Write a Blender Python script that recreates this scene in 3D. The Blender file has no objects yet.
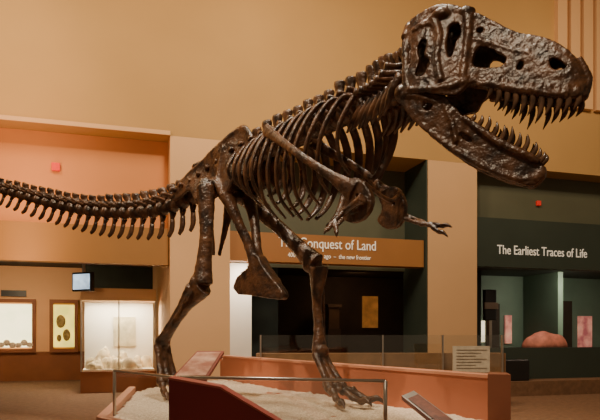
import bpy, math, random, bisect, bmesh
from mathutils import Vector, Matrix, noise
from mathutils.geometry import delaunay_2d_cdt
random.seed(7)
scene = bpy.context.scene

# ------------------------------------------------------------------ materials
def mat(name, col, rough=0.6, var=0.12, scale=3.0, bump=0.0, bscale=30.0, metal=0.0, emit=0.0, col2=None, spec=0.5, bdist=.02):
    m = bpy.data.materials.new(name); m.use_nodes = True
    nt = m.node_tree; b = nt.nodes["Principled BSDF"]
    b.inputs["Roughness"].default_value = rough
    b.inputs["Metallic"].default_value = metal
    b.inputs["Specular IOR Level"].default_value = spec
    tc = nt.nodes.new("ShaderNodeTexCoord")
    n = nt.nodes.new("ShaderNodeTexNoise"); n.inputs["Scale"].default_value = scale
    n.inputs["Detail"].default_value = 6
    nt.links.new(tc.outputs["Object"], n.inputs["Vector"])
    r = nt.nodes.new("ShaderNodeValToRGB")
    c2 = col2 if col2 else [c*(1-var) for c in col]
    c1 = col if col2 else [min(1, c*(1+var)) for c in col]
    r.color_ramp.elements[0].position = .35; r.color_ramp.elements[1].position = .68
    r.color_ramp.elements[0].color = (*c2, 1); r.color_ramp.elements[1].color = (*c1, 1)
    nt.links.new(n.outputs["Fac"], r.inputs["Fac"])
    nt.links.new(r.outputs["Color"], b.inputs["Base Color"])
    if emit > 0:
        nt.links.new(r.outputs["Color"], b.inputs["Emission Color"])
        b.inputs["Emission Strength"].default_value = emit
    if bump > 0:
        n2 = nt.nodes.new("ShaderNodeTexNoise"); n2.inputs["Scale"].default_value = bscale; n2.inputs["Detail"].default_value = 8
        nt.links.new(tc.outputs["Object"], n2.inputs["Vector"])
        bp = nt.nodes.new("ShaderNodeBump"); bp.inputs["Strength"].default_value = bump; bp.inputs["Distance"].default_value = bdist
        nt.links.new(n2.outputs["Fac"], bp.inputs["Height"]); nt.links.new(bp.outputs["Normal"], b.inputs["Normal"])
    return m

def glassmat(name, tint=(.97,.98,.97), alpha=.10):
    m = bpy.data.materials.new(name); m.use_nodes = True
    nt = m.node_tree; nt.nodes.clear()
    o = nt.nodes.new("ShaderNodeOutputMaterial"); mx = nt.nodes.new("ShaderNodeMixShader")
    t = nt.nodes.new("ShaderNodeBsdfTransparent"); g = nt.nodes.new("ShaderNodeBsdfGlossy")
    t.inputs[0].default_value = (*tint, 1); g.inputs["Roughness"].default_value = .05
    mx.inputs[0].default_value = alpha
    nt.links.new(t.outputs[0], mx.inputs[1]); nt.links.new(g.outputs[0], mx.inputs[2]); nt.links.new(mx.outputs[0], o.inputs[0])
    return m

BONE = mat("bone_brown", (.135,.058,.026), .33, col2=(.022,.010,.006), scale=7, bump=.6, bscale=30, spec=.6)
TOOTH = mat("tooth_brown", (.15,.075,.04), .25, col2=(.05,.026,.015), scale=12)
TAN = mat("plaster_tan", (.50,.30,.115), .85, .07, .35, .1, 60)
PEACH = mat("plaster_peach", (.62,.26,.095), .85, .04, .8)
COLM = mat("column_paint", (.70,.43,.225), .75, .03, .8)
TEAL = mat("teal_paint", (.11,.115,.075), .6, .08, 1.0)
TEALD = mat("teal_dark_paint", (.035,.05,.04), .5, .08, 1.0)
TEALL = mat("teal_light_paint", (.14,.21,.16), .6, .1, 1.0)
SIGNB = mat("sign_ochre", (.36,.16,.05), .5, .05, 1.0)
SIGNB2 = mat("sign_brown", (.29,.14,.035), .6, .05, 1.0)
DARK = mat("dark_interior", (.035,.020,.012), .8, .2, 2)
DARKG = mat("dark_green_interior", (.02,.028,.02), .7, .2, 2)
PINKW = mat("gallery_wall_pink", (.78,.45,.23), .8, .04, 1)
DADO = mat("dado_brown", (.27,.09,.03), .6, .1, 2)
CARPET = mat("carpet_brown", (.20,.105,.055), .9, .18, 9, .3, 120)
WHITE = mat("white_plaster", (.88,.82,.70), .7, .03, 1)
RED = mat("platform_terracotta", (.48,.165,.085), .55, .06, 1.5)
REDT = mat("platform_cap", (.62,.28,.17), .5, .06, 1.5)
CRIM = mat("lectern_crimson", (.25,.025,.03), .42, .08, 2)
GRAV = mat("gravel_white", (.98,.86,.70), .95, col2=(.62,.49,.36), scale=45, bump=.9, bscale=70)
METAL = mat("brushed_metal", (.6,.56,.5), .3, .05, 8, metal=.9)
BLACK = mat("black_plastic", (.012,.012,.013), .4, .1, 4)
GLASS = glassmat("clear_glass")
CASEGL = glassmat("case_glass", (.98,.98,.97), .05)
TXTW = mat("letter_white", (.9,.84,.70), .5, .02, 1, emit=.3)
REDL = mat("exit_red", (.8,.03,.02), .4, .05, 2, emit=.2)

# ------------------------------------------------------------------ helpers
def mesh_obj(name, verts, faces, m, parent=None, smooth=False):
    me = bpy.data.meshes.new(name); me.from_pydata([tuple(v) for v in verts], [], faces); me.update()
    me.materials.append(m)
    bm = bmesh.new(); bm.from_mesh(me); bmesh.ops.recalc_face_normals(bm, faces=bm.faces); bm.to_mesh(me); bm.free()
    if smooth:
        for p in me.polygons: p.use_smooth = True
    o = bpy.data.objects.new(name, me); scene.collection.objects.link(o)
    if parent: o.parent = parent
    return o
def empty(name, parent=None):
    e = bpy.data.objects.new(name, None); e.empty_display_size = .2; scene.collection.objects.link(e)
    if parent: e.parent=parent
    return e
ANG = math.atan(.3); ex, ey = math.cos(ANG), math.sin(ANG)
def W(s, d, z): return Vector((ex*s - ey*d, 14 + ey*s + ex*d, z))
BF = [(0,1,2,3),(4,7,6,5),(0,4,5,1),(1,5,6,2),(2,6,7,3),(3,7,4,0)]
def boxv(s0,s1,d0,d1,z0,z1,f=W):
    return [f(s0,d0,z0),f(s1,d0,z0),f(s1,d1,z0),f(s0,d1,z0),f(s0,d0,z1),f(s1,d0,z1),f(s1,d1,z1),f(s0,d1,z1)]
def wbox(name,s0,s1,d0,d1,z0,z1,m,parent=None,f=W,bevel=0):
    o = mesh_obj(name, boxv(s0,s1,d0,d1,z0,z1,f), BF, m, parent)
    if bevel:
        b = o.modifiers.new("bev","BEVEL"); b.width=bevel; b.segments=2
    return o
def multibox(name, boxes, m, parent=None, f=W):
    v=[];fc=[]
    for bx in boxes:
        k=len(v); v+=boxv(*bx,f); fc+=[tuple(i+k for i in q) for q in BF]
    return mesh_obj(name,v,fc,m,parent)
def prism(name, poly, z0, z1, m, parent=None):
    n=len(poly); v=[(p[0],p[1],z0) for p in poly]+[(p[0],p[1],z1) for p in poly]
    f=[tuple(range(n))[::-1],tuple(range(n,2*n))]+[(i,(i+1)%n,n+(i+1)%n,n+i) for i in range(n)]
    return mesh_obj(name,v,f,m,parent)
XY = lambda a,b,c: Vector((a,b,c))
def text(name, body, s, d, z, size, m, parent, width=None):
    c = bpy.data.curves.new(name,"FONT"); c.body=body; c.align_x='CENTER'; c.align_y='CENTER'; c.size=size; c.extrude=.006
    o = bpy.data.objects.new(name,c); scene.collection.objects.link(o); c.materials.append(m)
    o.location = W(s,d,z); o.rotation_euler=(math.pi/2,0,ANG)
    if width:
        bpy.context.view_layer.update(); w=o.dimensions.x
        if w>0: o.scale=(width/w,1,1)
    o.parent=parent
    return o

def catmull(pts, sub):
    P=[Vector(p) for p in pts]; out=[]
    n=len(P)
    for i in range(n-1):
        p0=P[max(i-1,0)];p1=P[i];p2=P[i+1];p3=P[min(i+2,n-1)]
        for k in range(sub):
            t=k/sub
            out.append(.5*((2*p1)+(p2-p0)*t+(2*p0-5*p1+4*p2-p3)*t*t+(3*p1-p0-3*p2+p3)*t**3))
    out.append(P[-1].copy()); return out
def closed_cat(pts, sub=4):
    n=len(pts);P=[Vector(p) for p in pts];out=[]
    for i in range(n):
        p0=P[i-1];p1=P[i];p2=P[(i+1)%n];p3=P[(i+2)%n]
        for k in range(sub):
            t=k/sub
            out.append(.5*((2*p1)+(p2-p0)*t+(2*p0-5*p1+4*p2-p3)*t*t+(3*p1-p0-3*p2+p3)*t**3))
    return out
def inside(p, poly):
    c=False;n=len(poly);x,y=p[0],p[1];j=n-1
    for i in range(n):
        xi,yi=poly[i][0],poly[i][1];xj,yj=poly[j][0],poly[j][1]
        if (yi>y)!=(yj>y) and x<(xj-xi)*(y-yi)/(yj-yi)+xi: c=not c
        j=i
    return c

class Bag:
    def __init__(s): s.v=[]; s.f=[]
    def tube(s, pts, rad, ref=None, n=10, sub=4, cap=True):
        R=[(r,r) if not isinstance(r,(tuple,list)) else r for r in rad]
        P=catmull(pts,sub) if len(pts)>2 and sub>1 else [Vector(p) for p in pts]
        if len(pts)>2 and sub>1:
            RR=catmull([(a,b,0) for a,b in R],sub)
        else: RR=[Vector((a,b,0)) for a,b in R]
        ref=Vector(ref) if ref is not None else Vector((.31,.9,.2))
        base=len(s.v); m=len(P); prev=None
        for i,p in enumerate(P):
            t=(P[min(i+1,m-1)]-P[max(i-1,0)])
            if t.length<1e-6: t=Vector((0,0,1))
            t.normalize()
            a=(ref if prev is None else prev); a=a-t*a.dot(t)
            if a.length<1e-4: a=t.orthogonal()
            a.normalize(); b=t.cross(a); prev=a
            ra=max(RR[i].x,.001); rb=max(RR[i].y,.001)
            for k in range(n):
                th=2*math.pi*k/n
                s.v.append(p+a*ra*math.cos(th)+b*rb*math.sin(th))
        for i in range(m-1):
            for k in range(n):
                k2=(k+1)%n
                s.f.append((base+i*n+k,base+i*n+k2,base+(i+1)*n+k2,base+(i+1)*n+k))
        if cap:
            s.f.append(tuple(base+k for k in range(n))[::-1]); s.f.append(tuple(base+(m-1)*n+k for k in range(n)))
    def ell(s, c, r, axes=None, nu=12, nv=8):
        c=Vector(c); ax=axes or (Vector((1,0,0)),Vector((0,1,0)),Vector((0,0,1)))
        base=len(s.v)
        s.v.append(c+ax[2]*r[2])
        for i in range(1,nv):
            ph=math.pi*i/nv
            for k in range(nu):
                th=2*math.pi*k/nu
                s.v.append(c+ax[0]*r[0]*math.sin(ph)*math.cos(th)+ax[1]*r[1]*math.sin(ph)*math.sin(th)+ax[2]*r[2]*math.cos(ph))
        s.v.append(c-ax[2]*r[2]); last=len(s.v)-1
        for k in range(nu):
            k2=(k+1)%nu
            s.f.append((base,base+1+k,base+1+k2))
            s.f.append((last,base+1+(nv-2)*nu+k2,base+1+(nv-2)*nu+k))
            for i in range(nv-2):
                a=base+1+i*nu
                s.f.append((a+k,a+nu+k,a+nu+k2,a+k2))
    def plate(s, outline, holes, mp, th, step=.05, sub=4):
        O=closed_cat([(p[0],p[1],0) for p in outline],sub); H=[closed_cat([(p[0],p[1],0) for p in h],sub) for h in holes]
        pts=[];edges=[]
        for loop in [O]+H:
            k=len(pts);n=len(loop)
            pts+=[Vector((q.x,q.y)) for q in loop]; edges+=[(k+i,k+(i+1)%n) for i in range(n)]
        bd=list(pts)
        xs=[q.x for q in O];ys=[q.y for q in O]
        x=min(xs)
        while x<max(xs):
            y=min(ys)
            while y<max(ys):
                p=Vector((x+random.uniform(-.1,.1)*step,y+random.uniform(-.1,.1)*step))
                if inside(p,O) and not any(inside(p,h) for h in H) and min((p-q).length for q in bd)>step*.45: pts.append(p)
                y+=step
            x+=step
        r=delaunay_2d_cdt(pts,edges,[],0,1e-5)
        V2=r[0];T=[]
        for f in r[2]:
            c=sum((V2[i] for i in f),Vector((0,0)))/len(f)
            if inside(c,O) and not any(inside(c,h) for h in H): T.append(tuple(f))
        base=len(s.v);N=len(V2)
        for sd in (1,-1):
            for q in V2: s.v.append(mp(q.x,q.y,sd*th/2))
        cnt={}
        for f in T:
            s.f.append(tuple(base+i for i in f)); s.f.append(tuple(base+N+i for i in f[::-1]))
            for i in range(len(f)):
                e=(f[i],f[(i+1)%len(f)]); cnt.setdefault(tuple(sorted(e)),[]).append(e)
        for k,l in cnt.items():
            if len(l)==1:
                a,b=l[0]; s.f.append((base+b,base+a,base+N+a,base+N+b))
    def finish(s, name, m, parent, voxel=0, disp=0, dscale=.12):
        o=mesh_obj(name,s.v,s.f,m,parent,smooth=True)
        if voxel:
            r=o.modifiers.new("rm","REMESH"); r.mode='VOXEL'; r.voxel_size=voxel; r.use_smooth_shade=True
            sm=o.modifiers.new("sm","SMOOTH"); sm.iterations=2; sm.factor=.5
        if disp:
            t=bpy.data.textures.new(name+"_tex","CLOUDS"); t.noise_scale=dscale; t.noise_depth=3
            d=o.modifiers.new("dp","DISPLACE"); d.texture=t; d.strength=disp; d.mid_level=.5; d.texture_coords='LOCAL'
        return o

# ------------------------------------------------------------------ room shell
UZ=5.87
mesh_obj("floor",[(-16,-3,0),(16,-3,0),(16,30,0),(-16,30,0)],[(0,1,2,3)],CARPET)
mesh_obj("ceiling",[(-16,-3,11.5),(16,-3,11.5),(16,30,11.5),(-16,30,11.5)],[(3,2,1,0)],TAN)
wbox("wall_upper",-12,15,0,1.3,UZ,11.5,TAN)
wbox("wall_pier_left",-2.97,-1.648,0,8,0,UZ-.002,COLM)
wbox("wall_pier_right",3.33,4.73,0,1.3,0,UZ-.002,COLM)
wbox("wall_bay_left",-12,-2.98,.5,.9,3.85,UZ-.002,PEACH)
wbox("wall_bay_middle",-1.64,3.29,1.2,1.28,3.2,UZ-.002,TEAL)
wbox("trim_bay_return",3.29,3.328,.01,1.28,0,UZ-.002,TEALD)
wbox("wall_bay_right",4.74,15,.6,.9,4.5,UZ-.002,TEAL)
multibox("trim_upper_fins",[(7.1+i*.42,7.1+i*.42+.3,-.14,0,7.6,11.45) for i in range(12)],COLM)
wbox("trim_soffit_edge",-12,-2.97,-.04,0,UZ,UZ+.09,COLM)
# gallery interior
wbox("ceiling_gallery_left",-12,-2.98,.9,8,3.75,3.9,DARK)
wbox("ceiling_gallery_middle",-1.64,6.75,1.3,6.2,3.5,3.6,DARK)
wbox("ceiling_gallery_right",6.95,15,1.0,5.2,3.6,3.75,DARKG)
wbox("wall_gallery_left",-12,-5.1,8,8.2,0,3.75,PINKW)
wbox("wall_gallery_left_dark",-5.1,-2.98,7.2,7.4,0,3.75,DARKG)
wbox("trim_dado_left",-12,-5.1,7.93,7.99,.0,.95,DADO)
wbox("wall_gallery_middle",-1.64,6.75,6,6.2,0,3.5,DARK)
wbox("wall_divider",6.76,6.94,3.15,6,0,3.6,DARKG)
wbox("wall_gallery_right",6.95,15,5,5.2,0,3.6,TEALL)
wbox("wall_partition_white",-1.62,-1.02,.62,.8,0,3.2,WHITE)
wbox("wall_partition_green",-1.0,.05,2.2,2.4,0,3.4,DARKG)
wbox("wall_parapet_right",4.75,15,-.2,-.02,0,1.17,TEALD)
wbox("baseboard_right",4.75,15,-.9,-.22,0,.36,CARPET)

# signs
sl=wbox("gallery_sign_ochre",-12,-2.99,.2,.48,3.05,3.86,SIGNB2)
sm=wbox("conquest_of_land_sign",-1.63,3.27,.1,.45,3.2,3.87,SIGNB)
text("title_lettering","The Conquest of Land",.74,.09,3.66,.34,TXTW,sm,2.45)
text("subtitle_lettering","400 million years ago  \u2013  the new frontier",.78,.09,3.37,.15,TXTW,sm,2.1)
sr=wbox("earliest_traces_sign",4.75,15,.1,.5,3.28,4.55,TEALD)
text("title_lettering_right","The Earliest Traces of Life",6.82,.09,3.72,.34,TXTW,sr,2.85)
wbox("exit_light",-5.43,-5.26,.42,.498,5.03,5.2,REDL,bevel=.01)
wbox("exit_light",6.98,7.1,.52,.598,5.07,5.2,REDL,bevel=.01)

# left gallery windows
def lit_window(name,s0,s1,z0,z1,c1,c2,em,sc=3):
    root=empty(name)
    m=mat(name+"_mat",c1,.5,col2=c2,scale=sc,emit=em)
    wbox("display_back",s0+.05,s1-.05,7.9,7.92,z0+.05,z1-.05,m,root)
    multibox("frame",[(s0-.06,s1+.06,7.8,7.93,z1,z1+.12),(s0-.06,s1+.06,7.8,7.93,z0-.12,z0),(s0-.06,s0+.05,7.8,7.93,z0,z1),(s1-.05,s1+.06,7.8,7.93,z0,z1)],DADO,root)
    return root
w=lit_window("wall_display_window",-8.5,-6.72,1.05,2.55,(1,.88,.5),(.85,.8,.42),3.2)
b=Bag()
for i in range(9):
    b.ell(W(-8.2+i*.17,7.84,1.2+.05*math.sin(i*2)),(.12,.05,.08+.05*random.random()))
b.finish("fossil_specimens",GRAV,w)
w=lit_window("wall_display_poster",-6.18,-5.42,1.05,2.55,(1,.72,.10),(.55,.5,.08),2.0)
b=Bag()
b.ell(W(-5.9,7.87,1.95),(.16,.03,.22)); b.ell(W(-5.72,7.87,1.5),(.13,.03,.2)); b.ell(W(-5.95,7.87,1.4),(.08,.03,.12))
b.finish("poster_figure",mat("poster_figure",(.35,.25,.08),.6,.4,9),w)
wbox("gallery_label",-7.7,-6.95,7.88,7.95,2.75,2.95,BLACK)

# glass case
case=empty("glass_display_case")
C0,C1,D0,D1=-5.0,-3.1,3.0,4.1
wbox("base",C0,C1,D0,D1,0,.55,DADO,case,bevel=.01)
wbox("inner_floor",C0+.05,C1-.05,D0+.05,D1-.05,.55,.6,WHITE,case)
wbox("inner_back",C0+.05,C1-.03,D1-.1,D1-.05,.6,2.4,WHITE,case)
wbox("lid",C0,C1,D0,D1,2.4,2.72,mat("case_lid",(.80,.56,.33),.6,.03,1),case,bevel=.01)
wbox("front_glass",C0,C1,D0,D0+.015,.55,2.4,CASEGL,case)
wbox("side_glass",C0,C0+.015,D0+.02,D1,.55,2.4,CASEGL,case)
multibox("corner_posts",[(C0,C0+.04,D0-.01,D0+.03,.55,2.4),(C1-.04,C1,D0-.01,D0+.03,.55,2.4),((C0+C1)/2-.015,(C0+C1)/2+.015,D0-.01,D0+.02,.55,2.4)],METAL,case)
b=Bag()
for i in range(34):
    x=random.uniform(C0+.2,C1-.2);dd=random.uniform(D0+.2,D1-.25)
    b.ell(W(x,dd,.62),(random.uniform(.1,.24),random.uniform(.08,.15),random.uniform(.1,.3)*(1 if dd<3.6 else 2.0)),nu=9,nv=6)
b.finish("rock_diorama",mat("diorama_rock",(.75,.60,.38),.9,.35,6,.6,20),case,disp=.06)
wbox("backdrop_relief",-4.2,-3.6,D1-.14,D1-.1,1.2,2.0,mat("backdrop_relief",(.55,.47,.3),.8,.3,4),case)

tv=empty("wall_monitor")
rt=lambda a,b_,c: W(-4.95+a*.75+b_*.66, 2.6-a*.66+b_*.75, c)
wbox("housing",-.32,.32,0,.12,2.6,3.08,BLACK,tv,f=rt,bevel=.015)
wbox("screen",-.27,.27,-.015,0,2.65,3.03,mat("screen_glow",(.45,.6,.75),.3,.4,5,emit=1.6),tv,f=rt)
multibox("bracket",[(-.03,.03,.05,.1,3.05,3.75),(-.1,.1,.02,.14,3.7,3.749)],METAL,tv,f=rt)

# middle gallery contents
wbox("lit_doorway_panel",4.05,4.62,5.9,5.98,1.75,2.85,mat("orange_panel",(.55,.22,.05),.6,.3,3,emit=.2))
cab=empty("specimen_cabinet")
wbox("cabinet_body",2.42,2.86,4.9,5.4,0,1.7,mat("cabinet_wood",(.07,.04,.022),.5,.2,4),cab)
wbox("cabinet_case",2.46,2.82,4.94,5.36,1.7,2.4,mat("cabinet_case",(.10,.055,.03),.4,.2,4),cab)
wbox("cabinet_cornice",2.4,2.88,4.88,5.4,2.4,2.5,mat("cabinet_trim",(.09,.05,.03),.5,.2,4),cab)

# right gallery contents
mon=empty("information_kiosk")
wbox("screen_housing",6.72,7.12,2.6,2.75,1.95,2.9,BLACK,mon,bevel=.02)
wbox("header",6.68,7.15,2.55,2.6,2.3,2.5,mat("kiosk_label",(.3,.24,.17),.5,.1,3),mon)
wbox("stand",6.87,6.97,2.62,2.73,0,1.95,METAL,mon)
wbox("lit_niche",7.95,8.25,4.9,4.99,1.25,2.0,mat("niche_glow",(.9,.75,.5),.5,.1,3,emit=1.6))
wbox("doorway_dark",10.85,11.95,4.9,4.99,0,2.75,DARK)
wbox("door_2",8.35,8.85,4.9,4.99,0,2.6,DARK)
for a,b_,c,d in [(9.1,9.35,1.2,2.2),(12.25,12.85,1.0,2.2)]:
    wbox("wall_poster",a,b_,4.9,4.97,c,d,mat("poster_ink",(.85,.38,.25),.5,col2=(.35,.08,.08),scale=2.5,emit=.6))
wbox("wall_partition_teal",9.9,10.1,3.2,4.98,0,3.6,TEALL)
wbox("plinth_right",6.3,8.4,.3,1.2,0,1.15,TEALD)
b=Bag(); b.ell(W(7.4,.75,1.152),(.72,.36,.42),(Vector((ex,ey,0)),Vector((-ey,ex,0)),Vector((0,0,1))),28,14)
b.v=[Vector((p.x,p.y,1.152+max(0,p.z-1.152)*(1+.35*noise.noise(p*3.1)))) for p in b.v]
b.finish("pink_reef_model",mat("reef_pink",(.66,.24,.18),.7,.25,5),None)
wbox("equipment_box",5.0,5.75,-.75,-.3,.36,.88,BLACK,bevel=.03)

# glass barrier in the middle distance
gb=empty("glass_barrier")
gf=lambda s,d,z: Vector((-.8+s, 12.2+.05*s+d, z))
for i in range(4):
    wbox("pane_%d"%i,.02+i*1.25,1.22+i*1.25,0,.02,.75,1.5,GLASS,gb,f=gf)
multibox("posts",[(i*1.25-.015,i*1.25+.015,-.02,.04,0,1.5) for i in range(5)],METAL,gb,f=gf)
wbox("kerb",-.1,5.1,.08,.5,0,1.12,mat("kerb_brown",(.26,.14,.065),.7,.15,4),gb,f=gf)
pq=empty("information_plaque")
wbox("plaque_board",2.78,3.45,10.9,10.94,.82,1.3,mat("plaque_face",(.50,.43,.32),.5,.12,9),pq,f=XY)
multibox("plaque_text",[(2.84,3.39-.1*(i%3),10.893,10.899,1.225-i*.055,1.235-i*.055) for i in range(7)],mat("plaque_ink",(.2,.15,.1),.6,.1,3),pq,f=XY)
multibox("plaque_legs",[(2.85,2.88,10.94,10.97,0,1.2),(3.35,3.38,10.94,10.97,0,1.2)],METAL,pq,f=XY)

# ------------------------------------------------------------------ platform
plat=empty("exhibit_platform")
poly=[(-1.95,5.9),(-2.6,9.3),(-1.55,12.0),(2.0,6.05),(1.0,4.45),(-1.05,4.95)]
prism("base",poly,0,.6,RED,plat)
inner=[(-1.9,5.95),(-2.52,9.25),(-1.55,11.85),(1.93,6.05),(.95,4.52),(-1.02,5.02)]
gv=[];gfc=[];nx,ny=110,170
for j in range(ny+1):
    for i in range(nx+1):
        x=-2.6+4.6*i/nx;y=4.4+7.6*j/ny
        gv.append((x,y,.63+.05*noise.noise(Vector((x*1.3,y*1.3,0)))+.028*noise.noise(Vector((x*9,y*9,3)))))
for j in range(ny):
    for i in range(nx):
        cx=-2.6+4.6*(i+.5)/nx;cy=4.4+7.6*(j+.5)/ny
        if inside((cx,cy),inner):
            a=j*(nx+1)+i; gfc.append((a,a+1,a+nx+2,a+nx+1))
mesh_obj("gravel_bed",gv,gfc,GRAV,plat,True)
def wallseg(name,p,q,t,z0,z1,m,parent):
    p=Vector(p);q=Vector(q);d=(q-p).normalized();n=Vector((-d.y,d.x))*t/2
    return prism(name,[p-n,q-n,q+n,p+n],z0,z1,m,parent)
wallseg("back_parapet",(-1.5,11.9),(1.98,6.02),.18,.5,1.07,RED,plat)
wallseg("back_parapet_cap",(-1.52,11.93),(1.99,6.0),.22,1.07,1.1,REDT,plat)
prism("end_post",[(1.82,5.82),(2.02,5.75),(2.1,6.1),(1.95,6.2)],0,1.12,mat("end_post_brown",(.26,.09,.045),.5,.08,2),plat)
pat=[(-1.95,5.9),(-1.05,4.95),(1.0,4.45)]
wallseg("kerb_left",(-2.6,9.3),(-1.95,5.9),.1,.5,.7,REDT,plat)
wallseg("kerb_front_a",pat[0],pat[1],.1,.5,.7,REDT,plat)
wallseg("kerb_front_b",pat[1],pat[2],.1,.5,.7,REDT,plat)

rail=empty("glass_railing",plat)
R1,R2,R3=(-1.84,5.95),(-1.07,5.0),(.65,4.57)
for n_,p,q in (("pane_a",R1,R2),("pane_b",R2,(-.2,4.78)),("pane_c",(-.2,4.78),R3)):
    wallseg(n_,p,q,.012,.71,1.13,GLASS,rail)
b=Bag()
b.tube([(R1[0],R1[1],1.15),(R2[0],R2[1],1.15),(R3[0],R3[1],1.15)],[.014]*3,sub=1,n=8)
for p in (R1,R2,R3): b.tube([(p[0],p[1],.7),(p[0],p[1],1.15)],[.016]*2,sub=1,n=8)
b.finish("rail_tube",METAL,rail)

lec=empty("reading_lectern")
def vprism(name,prof,y0,y1,m,parent,skew=0):
    n=len(prof); v=[(a,y0,z) for a,z in prof]+[(a+skew,y1,z) for a,z in prof]
    f=[tuple(range(n)),tuple(range(n,2*n))[::-1]]+[(i,(i+1)%n,n+(i+1)%n,n+i) for i in range(n)]
    return mesh_obj(name,v,f,m,parent)
vprism("lectern_body",[(-.93,1.185),(-.567,1.12),(0.02,.77),(.02,0),(-.93,0)],4.25,4.42,CRIM,lec)
vprism("lectern_edge",[(-.93,1.2),(-.565,1.135),(0.03,.78),(.03,.77),(-.567,1.12),(-.93,1.185)],4.24,4.43,mat("lectern_edge",(.5,.12,.1),.4,.05,2),lec)

lab=empty("tilted_label_panel")
q=[(-1.16,5.4,1.11),(-.84,5.4,1.11),(-.76,6.0,1.34),(-1.03,6.0,1.34)]
v=[Vector(p) for p in q]; dn=Vector((0,.01,-.03))
mesh_obj("label_board",[*v,*[p+dn for p in v]],BF,mat("label_board_edge",(.35,.10,.07),.5,.05,2),lab)
c=sum(v,Vector())/4; v2=[c+(p-c)*.86+Vector((0,-.003,.008)) for p in v]
mesh_obj("label_print",v2,[(0,1,2,3)],mat("label_print",(.9,.58,.42),.5,col2=(.5,.2,.14),scale=7),lab)
wbox("label_stand",-.99,-.93,5.68,5.74,.66,1.2,METAL,lab,f=XY)

rp=empty("slanted_text_rail")
q=[(.72,4.25,1.07),(.82,4.32,1.1),(1.12,3.9,.86),(1.0,3.84,.83)]
v=[Vector(p) for p in q]; dn=Vector((0,0,-.03))
mesh_obj("tray",[*v,*[p+dn for p in v]],BF,METAL,rp)
c=sum(v,Vector())/4; v2=[c+(p-c)*.8+Vector((0,0,.006)) for p in v]
mesh_obj("tray_print",v2,[(0,1,2,3)],mat("tray_print",(.35,.13,.08),.5,.3,20),rp)
wbox("tray_stand",.88,.94,4.02,4.08,0,.94,METAL,rp,f=XY)

# ------------------------------------------------------------------ SKELETON
rex=empty("tyrannosaurus_skeleton")
Z=Vector((0,0,1))
def V(*a): return Vector(a)
spine=[(-7.0,10.95,4.28),(-6.2,10.75,4.2),(-5.15,10.3,3.99),(-4.17,10.0,3.70),(-3.2,9.6,3.47),(-2.275,9.1,3.38),(-1.586,8.65,3.475),(-1.025,8.2,3.69),
       (-.517,7.75,3.825),(0,7.2,3.888),(.44,6.6,3.90),(.756,6.05,3.84),(.933,5.62,3.80),(1.03,5.33,3.84)]
dense=catmull(spine,30)
arc=[0]
for i in range(1,len(dense)): arc.append(arc[-1]+(dense[i]-dense[i-1]).length)
hipArc=arc[7*30]; shArc=arc[11*30]; endArc=arc[-1]
def at(s):
    s=max(0,min(endArc-1e-4,s))
    i=max(1,bisect.bisect(arc,s)); i=min(i,len(arc)-1)
    t=(s-arc[i-1])/(arc[i]-arc[i-1]+1e-9); p=dense[i-1].lerp(dense[i],t)
    a=dense[max(0,i-8)];c_=dense[min(len(dense)-1,i+8)]
    T=(c_-a).normalized(); L=Z.cross(T).normalized(); U=T.cross(L).normalized()
    return p,T,U,L
def vertebra(bg,s,r,ln,sh,sl,tr,chev,lean=.25,drop=0,thk=1.0):
    p,T,U,L=at(s)
    sh*=random.uniform(.92,1.08)
    bg.tube([p-T*ln/2,p-T*ln*.36,p,p+T*ln*.36,p+T*ln/2],[r*.94,r,r*.74,r,r*.94],ref=L,n=12,sub=2)
    bg.tube([p+U*r*.5-T*ln*.25,p+U*r*1.35-T*ln*.2,p+U*r*1.5+T*ln*.3],[(r*.5,r*.5),(r*.55,r*.5),(r*.35,r*.25)],ref=L,n=8,sub=2)
    for q in (-1,1):
        bg.tube([p+U*r*1.15+L*q*r*.3,p+U*r*1.35+L*q*r*.45+T*ln*.62],[r*.32,r*.24],ref=L,n=7,sub=1)
        bg.tube([p+U*r*1.25+L*q*r*.3,p+U*r*1.6+L*q*r*.35-T*ln*.55],[r*.32,r*.24],ref=L,n=7,sub=1)
        if tr>0:
            bg.tube([p+U*r*.7,p+U*(r*.95-drop)+L*q*(r+tr*.5)-T*ln*.1,p+U*(r*.95-drop)+L*q*(r+tr)-T*ln*.22],[(r*.35,ln*.26),(r*.26,ln*.19),(r*.32,ln*.26)],ref=U,n=8,sub=2)
    top=p+U*(r+sh)-T*sh*lean
    bg.tube([p+U*r*1.0,p+U*(r+sh*.5)-T*sh*lean*.5,top-U*.03,top],[(r*.34*thk,sl*.46),(r*.22*thk,sl*.42),(r*.42*thk,sl*.54),(r*.34*thk,sl*.44)],ref=L,n=9,sub=2)
    if chev>0:
        b0=p-U*r*.9-T*ln*.5
        for q in (-1,1):
            bg.tube([b0+L*q*r*.35,b0-U*chev*.35-T*chev*.12],[r*.22,r*.22],ref=L,n=7,sub=1)
        bg.tube([b0-U*chev*.3-T*chev*.08,b0-U*chev*.75-T*chev*.2,b0-U*chev-T*chev*.45],[(r*.24,r*.36),(r*.2,r*.46),(r*.12,r*.3)],ref=L,n=8,sub=3)
tb=Bag()
s=hipArc-.62
while s>.05:
    f=max(0,(s)/(hipArc))
    r=.056+.068*f; ln=.15+.055*f
    vertebra(tb,s,r,ln*.97,.10+.14*f**1.5,.10+.06*f,.04+.16*max(0,f-.25),.13+.25*f**1.3,lean=.4,thk=1.3)
    s-=ln+.004
tb.finish("caudal_vertebrae",BONE,rex,disp=.014,dscale=.05)
db=Bag()
for i in range(5):
    vertebra(db,hipArc-.45+i*.19,.11,.19,.30,.19,.12,0,lean=.1)
dors=[]
nD=13; s0=hipArc+.48; s1=shArc-.05
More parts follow.
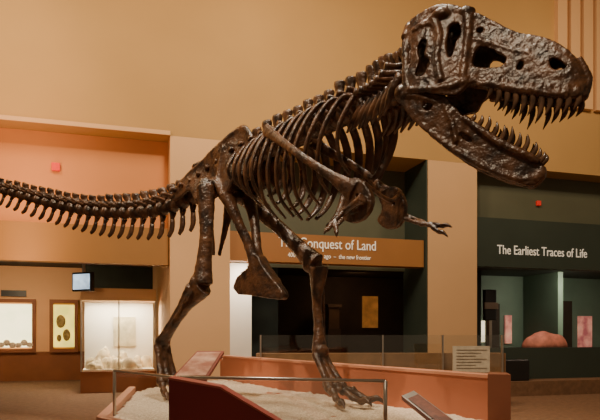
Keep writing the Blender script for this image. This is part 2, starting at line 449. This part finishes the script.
for i in range(nD):
    s=s0+(s1-s0)*i/(nD-1); dors.append(s)
    vertebra(db,s,.11,(s1-s0)/(nD-1)*.95,.26,.15,.18,0,lean=-.05+.25*(i/nD),thk=1.25)
db.finish("dorsal_vertebrae",BONE,rex,disp=.016,dscale=.05)
nb=Bag(); nN=7
for i in range(nN):
    s=shArc+.07+(endArc-shArc-.1)*i/(nN-1)
    vertebra(nb,s,.115,.13,.28-.012*i,.11,.16,0,lean=.1,drop=.06,thk=1.6)
    p,T,U,L=at(s)
    for q in (-1,1):
        nb.tube([p+L*q*.14-U*.04,p+L*q*.2-U*.16-T*.08,p+L*q*.2-U*.28-T*.26],[.046,.038,.012],n=7,sub=3)
nb.finish("cervical_vertebrae",BONE,rex,disp=.016,dscale=.05)
rb=Bag()
RL=[.36,.48,.62,.76,.88,.97,1.02,1.07,1.1,1.08,1.0,.88,.70]
for i,s in enumerate(dors):
    p,T,U,L=at(s); l=RL[i]; wd=min(.48,.22+.3*l)*(1 if i<10 else (.92-.1*(i-10)))
    back=.26*l
    for q in (-1,1):
        j=random.uniform(-.04,.04); k2=random.uniform(.94,1.05)
        pts=[p+L*q*.08+U*.02, p+L*q*(wd*.55)+U*.08-T*.02, p+L*q*wd*.95-U*l*.17-T*back*.2, p+L*q*(wd*1.08)-U*l*.48-T*back*.5, p+L*q*wd*.9-U*l*.8*k2-T*(back*.7+j), p+L*q*wd*.5-U*l*k2-T*(back*.7+j)]
        rb.tube(pts,[(.026,.040),(.030,.050),(.027,.052),(.024,.050),(.022,.044),(.016,.026)],ref=L,n=8,sub=5)
        rb.tube([p+L*q*.1-U*.06,p+L*q*(wd*.5)+U*.03],[.024,.03],n=6,sub=1)
rb.finish("ribs",BONE,rex,disp=.012,dscale=.06)

# pelvis
HP=V(-1.0,8.15,0); F=V(.72,-.69,0).normalized(); L=Z.cross(F).normalized()
pv=Bag()
for q in (-1,1):
    def mp(a,z,t,q=q):
        w=.17+.06*max(0,(3.75-z))/.4+.05*abs(a)*.6+.02*math.sin(a*7+z*5)
        return HP+F*a+L*(q*w+t)+Z*z
    pv.plate([(-.92,3.42),(-.9,3.58),(-.6,3.76),(-.25,3.93),(.15,4.06),(.45,4.17),(.62,4.14),(.74,3.98),(.84,3.8),(.83,3.6),(.74,3.42),(.62,3.5),(.5,3.52),(.34,3.36),(.2,3.33),(.12,3.47),(-.04,3.5),(-.16,3.42),(-.2,3.3),(-.34,3.34),(-.5,3.5),(-.7,3.45)],[],mp,.05,.07)
    pv.tube([mp(a,z,0) for a,z in [(-.85,3.57),(-.6,3.73),(-.25,3.9),(.15,4.03),(.45,4.14),(.62,4.11),(.74,3.95)]],[.03,.034,.036,.038,.04,.038,.03],n=8)
    pv.tube([mp(a,z,q*.02) for a,z in [(.1,3.55),(.13,3.75),(.2,3.98)]],[.05,.035,.02],n=8)
    pv.tube([HP+L*q*.24+F*.2+Z*3.34,HP+L*q*.27+F*.12+Z*3.5,HP+L*q*.28-F*.03+Z*3.52,HP+L*q*.24-F*.2+Z*3.34],[.05,.05,.05,.05],n=8)
    pv.tube([HP+L*q*.2+F*.24+Z*3.34,HP+L*q*.15+F*.4+Z*3.0,HP+L*q*.06+F*.56+Z*2.6,HP+L*q*.03+F*.66+Z*2.28],[(.10,.10),(.06,.07),(.055,.07),(.06,.10)],n=10)
    pv.tube([HP+L*q*.2-F*.16+Z*3.34,HP+L*q*.13-F*.18+Z*3.0,HP+L*q*.05-F*.22+Z*2.6],[(.08,.09),(.04,.05),(.02,.03)],n=9)
def mpb(a,z,t):
    return HP+F*a+L*(t*(1.2 if abs(a-.7)<.3 else .8))+Z*z
pv.plate([(.2,2.14),(.3,2.28),(.5,2.36),(.58,2.5),(.7,2.52),(.8,2.38),(.97,2.2),(1.14,2.02),(1.12,1.94),(.95,1.95),(.75,1.98),(.5,2.02),(.3,2.04)],[],mpb,.14,.08)
pv.finish("pelvis",BONE,rex,voxel=.017,disp=.018)

lg=Bag()
def leg(hip,knee,ank,mt,toe,side):
    hip,knee,ank,mt,toe=[Vector(x) for x in (hip,knee,ank,mt,toe)]
    d=(knee-hip)
    inw=L*(-side)*.14
    fw=(toe-mt); fw.z=0; fw.normalize(); lt=Z.cross(fw)
    lg.ell(hip+inw*.7,(.1,.1,.1))
    lg.tube([hip+inw*.5+Z*.02,hip+Z*.0,hip+d*.12],[.085,.11,.1],n=12)
    lg.ell(hip+Z*.06,(.11,.11,.12))
    lg.tube([hip+Z*.05,hip+d*.2+fw*.03,hip+d*.5+fw*.05,hip+d*.8+fw*.02,knee],[(.125,.135),(.105,.115),(.085,.095),(.105,.115),(.13,.155)],ref=lt,n=14)
    lg.tube([hip+d*.25+fw*.06,hip+d*.38+fw*.13,hip+d*.45+fw*.07],[.03,.04,.02],n=8)
    for q in (-1,1):
        lg.ell(knee+lt*q*.07-fw*.06,(.08,.09,.115))
    e=ank-knee
    lg.tube([knee+e*.04+fw*.06,knee+e*.12+fw*.05,knee+e*.4,knee+e*.75,ank],[(.11,.16),(.10,.14),(.063,.075),(.063,.065),(.115,.085)],ref=lt,n=12)
    sd=L*side
    lg.tube([knee+e*.05+sd*.13-fw*.04,knee+e*.2+sd*.125-fw*.03,knee+e*.5+sd*.11,knee+e*.95+sd*.09],[.06,.04,.024,.027],n=8)
    lg.ell(ank+fw*.02,(.11,.11,.085))
    for k in (-1,0,1):
        a=ank+lt*k*.07-Z*.04; b_=mt+lt*k*.11
        gg=b_-a
        lg.tube([a,a+gg*.3,a+gg*.65,b_],[.058,.046,.044,.064],n=9)
        lg.ell(b_,(.066,.066,.07))
        dirv=(fw+lt*k*.45).normalized(); tl=(toe-mt); tl.z=0; ll=tl.length*(1.0 if k==0 else .85)
        z0=b_.z; zt=.72
        nph=3
        for j in range(nph):
            f0=j/(nph+.8); f1=(j+.95)/(nph+.8)
            za=z0+(zt-z0)*min(1,f0*1.5)+(.03 if j==1 else 0); zb=z0+(zt-z0)*min(1,f1*1.5)
            A=Vector((b_.x+dirv.x*ll*f0,b_.y+dirv.y*ll*f0,za)); B=Vector((b_.x+dirv.x*ll*f1,b_.y+dirv.y*ll*f1,zb))
            lg.tube([A,(A+B)/2,B],[.06-.006*j,.042-.004*j,.055-.006*j],n=9,sub=3)
        A=B; lg.tube([A,A+dirv*.09+Z*.02,A+dirv*.19-Z*.06],[.045,.036,.006],n=8,sub=4)
    h=mt-fw*.05+L*(-side)*.1+Z*.12
    lg.tube([h,h-fw*.07-Z*.08,h-fw*.05-Z*.18],[.03,.026,.006],n=7)
leg((-1.24,7.9,3.40),(-1.27,7.8,2.17),(-1.92,8.35,1.40),(-1.80,8.2,.88),(-1.42,7.82,.7),-1)
leg((-.78,8.4,3.42),(.2,7.78,2.42),(.25,7.68,1.30),(.44,7.35,.86),(.80,6.92,.7),1)
lg.finish("hind_limbs",BONE,rex,voxel=.014,disp=.018,dscale=.08)

sg=Bag()
Fb=V(.64,-.77,0).normalized(); Lb=Z.cross(Fb).normalized()
CP=V(.756,6.05,0)
def scap(q):
    lo=CP+Lb*q*.29+Z*2.9; hi=CP-Fb*1.38+Lb*q*.36+Z*3.86; mid=CP-Fb*.62+Lb*q*.45+Z*3.36
    nl=Lb*q
    sg.tube([hi,hi.lerp(mid,.35),mid,mid.lerp(lo,.6),lo],[(.025,.08),(.028,.06),(.03,.045),(.04,.06),(.05,.12)],ref=nl,n=10,sub=6)
    def mp(a,z,t): return CP+Fb*a+Lb*(q*(.27-.2*max(0,a-.05))+t)+Z*z
    sg.plate([(-.18,2.98),(0,3.04),(.12,2.96),(.2,2.82),(.17,2.68),(.05,2.6),(-.1,2.62),(-.2,2.72),(-.13,2.82)],[[(.02,2.84),(.05,2.84),(.05,2.87),(.02,2.87)]],mp,.06,.05)
scap(-1); scap(1)
sg.tube([CP+Fb*.1+Lb*-.27+Z*2.98,CP+Fb*.2+Z*2.82,CP+Fb*.1+Lb*.27+Z*2.98],[.02,.025,.02],n=8,sub=6)
def arm(sh,el,wr,tips):
    sh,el,wr=Vector(sh),Vector(el),Vector(wr)
    sg.tube([sh,sh.lerp(el,.3),sh.lerp(el,.7),el],[.06,.042,.036,.048],n=9)
    o=Vector((.01,.015,.012))
    for k in (-1,1):
        sg.tube([el+o*k,el.lerp(wr,.5)+o*k*1.6,wr+o*k],[.034,.02,.026],n=8)
    for t in tips:
        t=Vector(t); d=t-wr
        sg.tube([wr,wr+d*.35+Z*.015,wr+d*.4+Z*.01,wr+d*.65],[.024,.018,.026,.022],n=7,sub=3)
        sg.tube([wr+d*.62,wr+d*.8+Z*.02,t],[.028,.022,.004],n=7,sub=4)
arm((.60,5.70,2.80),(.42,5.88,2.70),(.34,5.74,2.60),[(.22,5.6,2.43),(.34,5.58,2.40)])
arm((1.0,6.16,2.95),(1.045,6.15,2.72),(1.22,5.92,2.60),[(1.46,5.72,2.52),(1.40,5.66,2.42)])
sg.finish("shoulder_girdle_and_arms",BONE,rex,voxel=.011,disp=.01,dscale=.06)

# skull
SB=V(1.05,5.25,0); SF=V(.824,-.566,0).normalized(); SL=Z.cross(SF).normalized()
def interp(tab,x):
    if x<=tab[0][0]: return tab[0][1]
    for (a,b_),(c,d) in zip(tab,tab[1:]):
        if x<=c: return b_+(d-b_)*(x-a)/(c-a)
    return tab[-1][1]
wt=[(-.1,.26),(.1,.29),(.3,.27),(.45,.22),(.62,.165),(.9,.13),(1.1,.115),(1.22,.095),(1.3,.06),(1.34,.03)]
topz=[(-.1,4.12),(.09,4.22),(.3,4.21),(.5,4.11),(.69,3.98),(.85,3.86),(1.04,3.77),(1.22,3.64),(1.3,3.5),(1.34,3.37)]
def swid(a,z):
    tz=interp(topz,a); f=max(0,min(1,(z-3.35)/(tz-3.35+1e-6)))
    return interp(wt,a)*(1-.38*f**2)
def SP(a,l,z): return SB+SF*a+SL*l+Z*z
sk=Bag()
side=[(-.05,4.12),(.09,4.2),(.3,4.2),(.42,4.17),(.5,4.11),(.69,3.98),(.85,3.87),(1.04,3.78),(1.2,3.66),(1.3,3.5),(1.33,3.37),(1.29,3.27),(1.15,3.28),(1.0,3.33),(.85,3.38),(.7,3.45),(.6,3.51),(.5,3.50),(.42,3.43),(.28,3.45),(.14,3.5),(.02,3.5),(-.02,3.62),(.03,3.78),(.01,3.95),(-.05,4.02)]
holes=[[(.08,3.65),(.15,3.64),(.2,3.74),(.15,3.81),(.17,3.9),(.13,3.96),(.09,3.88),(.11,3.76)],
 [(.35,4.02),(.41,4.03),(.435,3.95),(.4,3.87),(.38,3.77),(.35,3.75),(.33,3.84),(.34,3.94)],
 [(.53,3.66),(.62,3.62),(.74,3.61),(.78,3.66),(.71,3.73),(.6,3.80),(.55,3.77)],
 [(.86,3.56),(.89,3.55),(.91,3.60),(.88,3.62)],
 [(1.1,3.59),(1.17,3.56),(1.21,3.50),(1.15,3.49),(1.10,3.53)],
 [(.55,3.93),(.59,3.92),(.6,3.95),(.56,3.96)]]
for q in (-1,1):
    sk.plate(side,holes,lambda a,z,t,q=q: SP(a,q*swid(a,z)+t,z),.045,.05)
    sk.tube([SP(a,q*(swid(a,z)+.005),z) for a,z in [(.56,3.5),(.7,3.47),(.85,3.41),(1.0,3.36),(1.15,3.31),(1.28,3.3)]],[.03,.034,.036,.036,.034,.03],n=8)
    # alveolar bulges
    for i in range(11):
        a=.66+.62*i/10; z=interp([(.56,3.5),(.7,3.46),(.85,3.40),(1.0,3.35),(1.15,3.30),(1.3,3.28)],a)
        sk.ell(SP(a,q*(swid(a,z)+.012),z+.03),(.028,.028,.05),nu=8,nv=6)
    sk.tube([SP(a,q*(swid(a,z)+.01),z) for a,z in [(.02,3.54),(.2,3.51),(.36,3.50),(.5,3.54)]],[.035,.032,.038,.03],n=8)
    sk.tube([SP(a,q*(swid(a,z)+.014),z) for a,z in [(.2,4.12),(.27,3.95),(.26,3.75),(.3,3.55)]],[.045,.034,.03,.032],n=8)
    sk.tube([SP(a,q*(swid(a,z)+.014),z) for a,z in [(.48,4.08),(.49,3.9),(.47,3.7),(.46,3.52)]],[.045,.034,.03,.032],n=8)
    sk.tube([SP(a,q*(swid(a,z)+.012),z) for a,z in [(.03,4.05),(.14,4.08),(.25,4.06)]],[.03,.035,.03],n=8)
    sk.tube([SP(a,q*(swid(a,z)+.008),z) for a,z in [(.52,3.87),(.66,3.81),(.82,3.72),(.95,3.66),(1.04,3.5)]],[.022,.026,.024,.022,.018],n=8)
    sk.tube([SP(a,q*(swid(a,z)+.008),z) for a,z in [(1.06,3.66),(1.16,3.62),(1.24,3.52),(1.22,3.45),(1.12,3.44)]],[.02,.022,.022,.02,.018],n=8)
    sk.ell(SP(.47,q*swid(.47,4.1)*1.05,4.12),(.07,.05,.045))
    sk.ell(SP(.28,q*swid(.28,4.12)*1.1,4.13),(.08,.055,.05))
    sk.tube([SP(.0,q*.26,3.5),SP(-.02,q*.25,3.75),SP(-.04,q*.2,4.0)],[.05,.035,.04],n=8)
    sk.tube([SP(a,q*swid(a,interp(topz,a)-.02),interp(topz,a)-.025) for a in (.0,.15,.3,.5,.7,.85,1.04,1.2)],[.035,.035,.04,.035,.03,.028,.028,.025],n=8)
rr=[];pp=[]
for a in (.2,.35,.5,.7,.85,1.04,1.2,1.28,1.31):
    z=interp(topz,a); pp.append(SP(a,0,z-.035)); rr.append((swid(a,z)+.005,.035))
sk.tube(pp,rr,ref=SL,n=16,sub=3)
for i in range(16):
    a=.55+.6*i/15; z=interp(topz,a)
    sk.ell(SP(a,random.uniform(-.05,.05),z-.01),(.03,.03,random.uniform(.018,.036)),nu=8,nv=6)
sk.tube([SP(-.02,0,4.16),SP(.1,0,4.17),SP(.25,0,4.15)],[(.05,.06),(.06,.08),(.14,.05)],ref=SL,n=10)
sk.tube([SP(-.05,-.2,4.03),SP(-.05,-.1,4.16),SP(-.04,0,4.2),SP(-.05,.1,4.16),SP(-.05,.2,4.03)],[.04,.05,.05,.05,.04],n=8)
sk.ell(SP(.08,0,3.94),(.16,.15,.2),(SF,SL,Z))
sk.ell(SP(-.08,0,3.86),(.06,.06,.06))
sk.tube([SP(0,0,3.86),SP(.3,0,3.72),SP(.7,0,3.54),SP(1.2,0,3.44)],[(.09,.13),(.14,.09),(.10,.06),(.07,.04)],ref=SL,n=10)
sk.tube([SP(1.27,-.05,3.3),SP(1.31,0,3.3),SP(1.27,.05,3.3)],[.035,.04,.035],n=8)
sk.tube([SP(1.3,0,3.3),SP(1.335,0,3.42),SP(1.27,0,3.58)],[.05,.04,.035],n=9)
sk.finish("skull",BONE,rex,voxel=.0095,disp=.014,dscale=.05)
jw=[(-.1,.25),(.1,.25),(.4,.19),(.7,.13),(.9,.085),(1.0,.04),(1.05,.02)]
jb=Bag()
jo=[(-.11,3.57),(-.04,3.63),(.05,3.55),(.18,3.54),(.3,3.47),(.42,3.30),(.55,3.16),(.7,3.03),(.85,2.94),(.97,2.87),(1.03,2.80),(1.02,2.71),(.93,2.66),(.8,2.72),(.65,2.80),(.5,2.88),(.35,3.0),(.2,3.14),(.05,3.29),(-.04,3.42),(-.11,3.5)]
for q in (-1,1):
    jb.plate(jo,[[(.13,3.38),(.19,3.35),(.21,3.40),(.16,3.43)],[(.42,3.11),(.5,3.05),(.51,3.08),(.44,3.14)]],lambda a,z,t,q=q: SP(a,q*interp(jw,a)+t-q*.03*math.sin(max(0,min(1,(3.4-z)/.7))*2),z),.05,.05)
    jb.tube([SP(a,q*(interp(jw,a)+.006),z) for a,z in [(.45,3.26),(.6,3.12),(.75,3.0),(.9,2.91),(1.0,2.84)]],[.026,.032,.034,.034,.03],n=8)
    jb.tube([SP(a,q*(interp(jw,a)-.02),z) for a,z in [(-.07,3.5),(.1,3.28),(.35,3.03),(.6,2.85),(.85,2.72),(.98,2.72)]],[.03,.03,.034,.034,.03,.03],n=8)
    jb.tube([SP(a,q*(interp(jw,a)+.016),z) for a,z in [(-.05,3.52),(.1,3.48),(.26,3.4)]],[.03,.03,.02],n=8)
    jb.tube([SP(a,q*(interp(jw,a)+.01),z) for a,z in [(.28,3.42),(.36,3.24),(.4,3.06)]],[.02,.022,.02],n=8)
    jb.ell(SP(-.06,q*.25,3.56),(.06,.06,.055))
jb.tube([SP(.93,0,2.71),SP(1.0,0,2.75),SP(1.0,0,2.81)],[(.07,.04),(.05,.05),(.04,.04)],ref=SL,n=9)
jb.finish("mandible",BONE,rex,voxel=.0095,disp=.014,dscale=.05)
th=Bag()
ul=[.10,.15,.17,.20,.21,.17,.20,.16,.13,.12,.11]
for q in (-1,1):
    for i,l in enumerate(ul):
        a=.66+.62*i/(len(ul)-1); z=interp([(.56,3.5),(.7,3.46),(.85,3.40),(1.0,3.35),(1.15,3.30),(1.3,3.28)],a)
        w=q*(swid(a,z)); l*=random.uniform(.85,1.08)
        th.tube([SP(a,w,z+.02),SP(a+.005,w*.99,z-l*.5),SP(a-.035,w*.95,z-l)],[(.017,.026),(.015,.023),(.002,.003)],ref=SL,n=7,sub=4)
    ll=[.07,.09,.12,.13,.15,.15,.15,.13,.11,.08]
    for i,l in enumerate(ll):
        a=.5+.5*i/(len(ll)-1); z=interp([(.45,3.26),(.6,3.12),(.75,3.0),(.9,2.91),(1.0,2.84)],a)
        w=q*interp(jw,a); l*=random.uniform(.8,1.1)
        th.tube([SP(a,w,z),SP(a+.04,w*1.02,z+l*.55),SP(a+.04,w*1.02,z+l*1.05)],[(.016,.024),(.014,.02),(.002,.003)],ref=SL,n=7,sub=4)
th.finish("teeth",TOOTH,rex)

# ------------------------------------------------------------------ lights
def area(name,loc,tgt,size,e,col,sy=None):
    l=bpy.data.lights.new(name,"AREA"); l.energy=e; l.color=col; l.size=size
    if sy: l.shape='RECTANGLE'; l.size_y=sy
    o=bpy.data.objects.new(name,l); scene.collection.objects.link(o); o.location=loc
    o.rotation_euler=(Vector(tgt)-Vector(loc)).to_track_quat('-Z','Y').to_euler(); return o
def spot(name,loc,tgt,e,col,ang,blend=.7,r=.12):
    l=bpy.data.lights.new(name,"SPOT"); l.energy=e; l.color=col; l.spot_size=math.radians(ang); l.spot_blend=blend; l.shadow_soft_size=r
    o=bpy.data.objects.new(name,l); scene.collection.objects.link(o); o.location=loc
    o.rotation_euler=(Vector(tgt)-Vector(loc)).to_track_quat('-Z','Y').to_euler(); return o
WARM=(1,.74,.44)
area("ceiling_lamp_left",(-6,9.0,8.8),(-3.5,13.4,5.6),1.2,210,WARM)
area("ceiling_lamp_middle",(0,9.0,9.0),(.3,14.3,5.6),1.2,240,WARM)
area("ceiling_lamp_right",(7.5,11,9.4),(7.5,16,5.8),1.2,190,WARM)
spot("track_spotlight_skull",(-1.0,1.5,8.5),(1.4,5,3.5),1500,(1,.80,.56),34)
spot("track_spotlight_body",(-4.0,3.5,9.5),(-.9,8,3),2600,(1,.80,.56),40)
spot("track_spotlight_tail",(-6.5,5.0,9.5),(-4,9.8,3.6),1300,(1,.80,.56),36)
area("platform_fill_light",(.8,6.0,10.5),(0,7.3,.6),.6,620,(1,.84,.64))  # unseen area light, added to brighten the gravel bed
area("bay_lamp_left",W(-6,-1.2,4.2),W(-6,.5,4.9),.5,75,(1,.58,.28),4)
area("gallery_lamp_left",W(-7,5.2,3.65),W(-7,7,1),1,170,(1,.72,.42),3)
area("case_lamp",W(-4.05,3.5,2.38),W(-4.05,3.6,0),1.6,90,(1,.88,.66),.5)
area("partition_lamp",W(-1.2,.1,3.1),W(-1.3,.7,1.5),.3,28,(1,.9,.75))
area("gallery_lamp_middle",W(3.2,4.2,3.4),W(3.4,5.8,1),.6,12,(1,.6,.3))
area("gallery_lamp_right",W(10,2.6,3.5),W(10.5,5,1),1,100,(1,.88,.66),3)
area("reef_lamp",W(7.3,.7,3.2),W(7.3,.75,1),.3,10,(1,.7,.55))
w=bpy.data.worlds.new("World"); scene.world=w; w.use_nodes=True
w.node_tree.nodes["Background"].inputs[0].default_value=(1,.70,.42,1)
w.node_tree.nodes["Background"].inputs[1].default_value=.17

# ------------------------------------------------------------------ camera
cam=bpy.data.cameras.new("camera"); co=bpy.data.objects.new("camera",cam); scene.collection.objects.link(co)
co.location=(0,0,1.5); co.rotation_euler=(math.pi/2,0,0)
cam.sensor_width=36; cam.lens=36; cam.shift_y=125/600; cam.clip_end=200
scene.camera=co
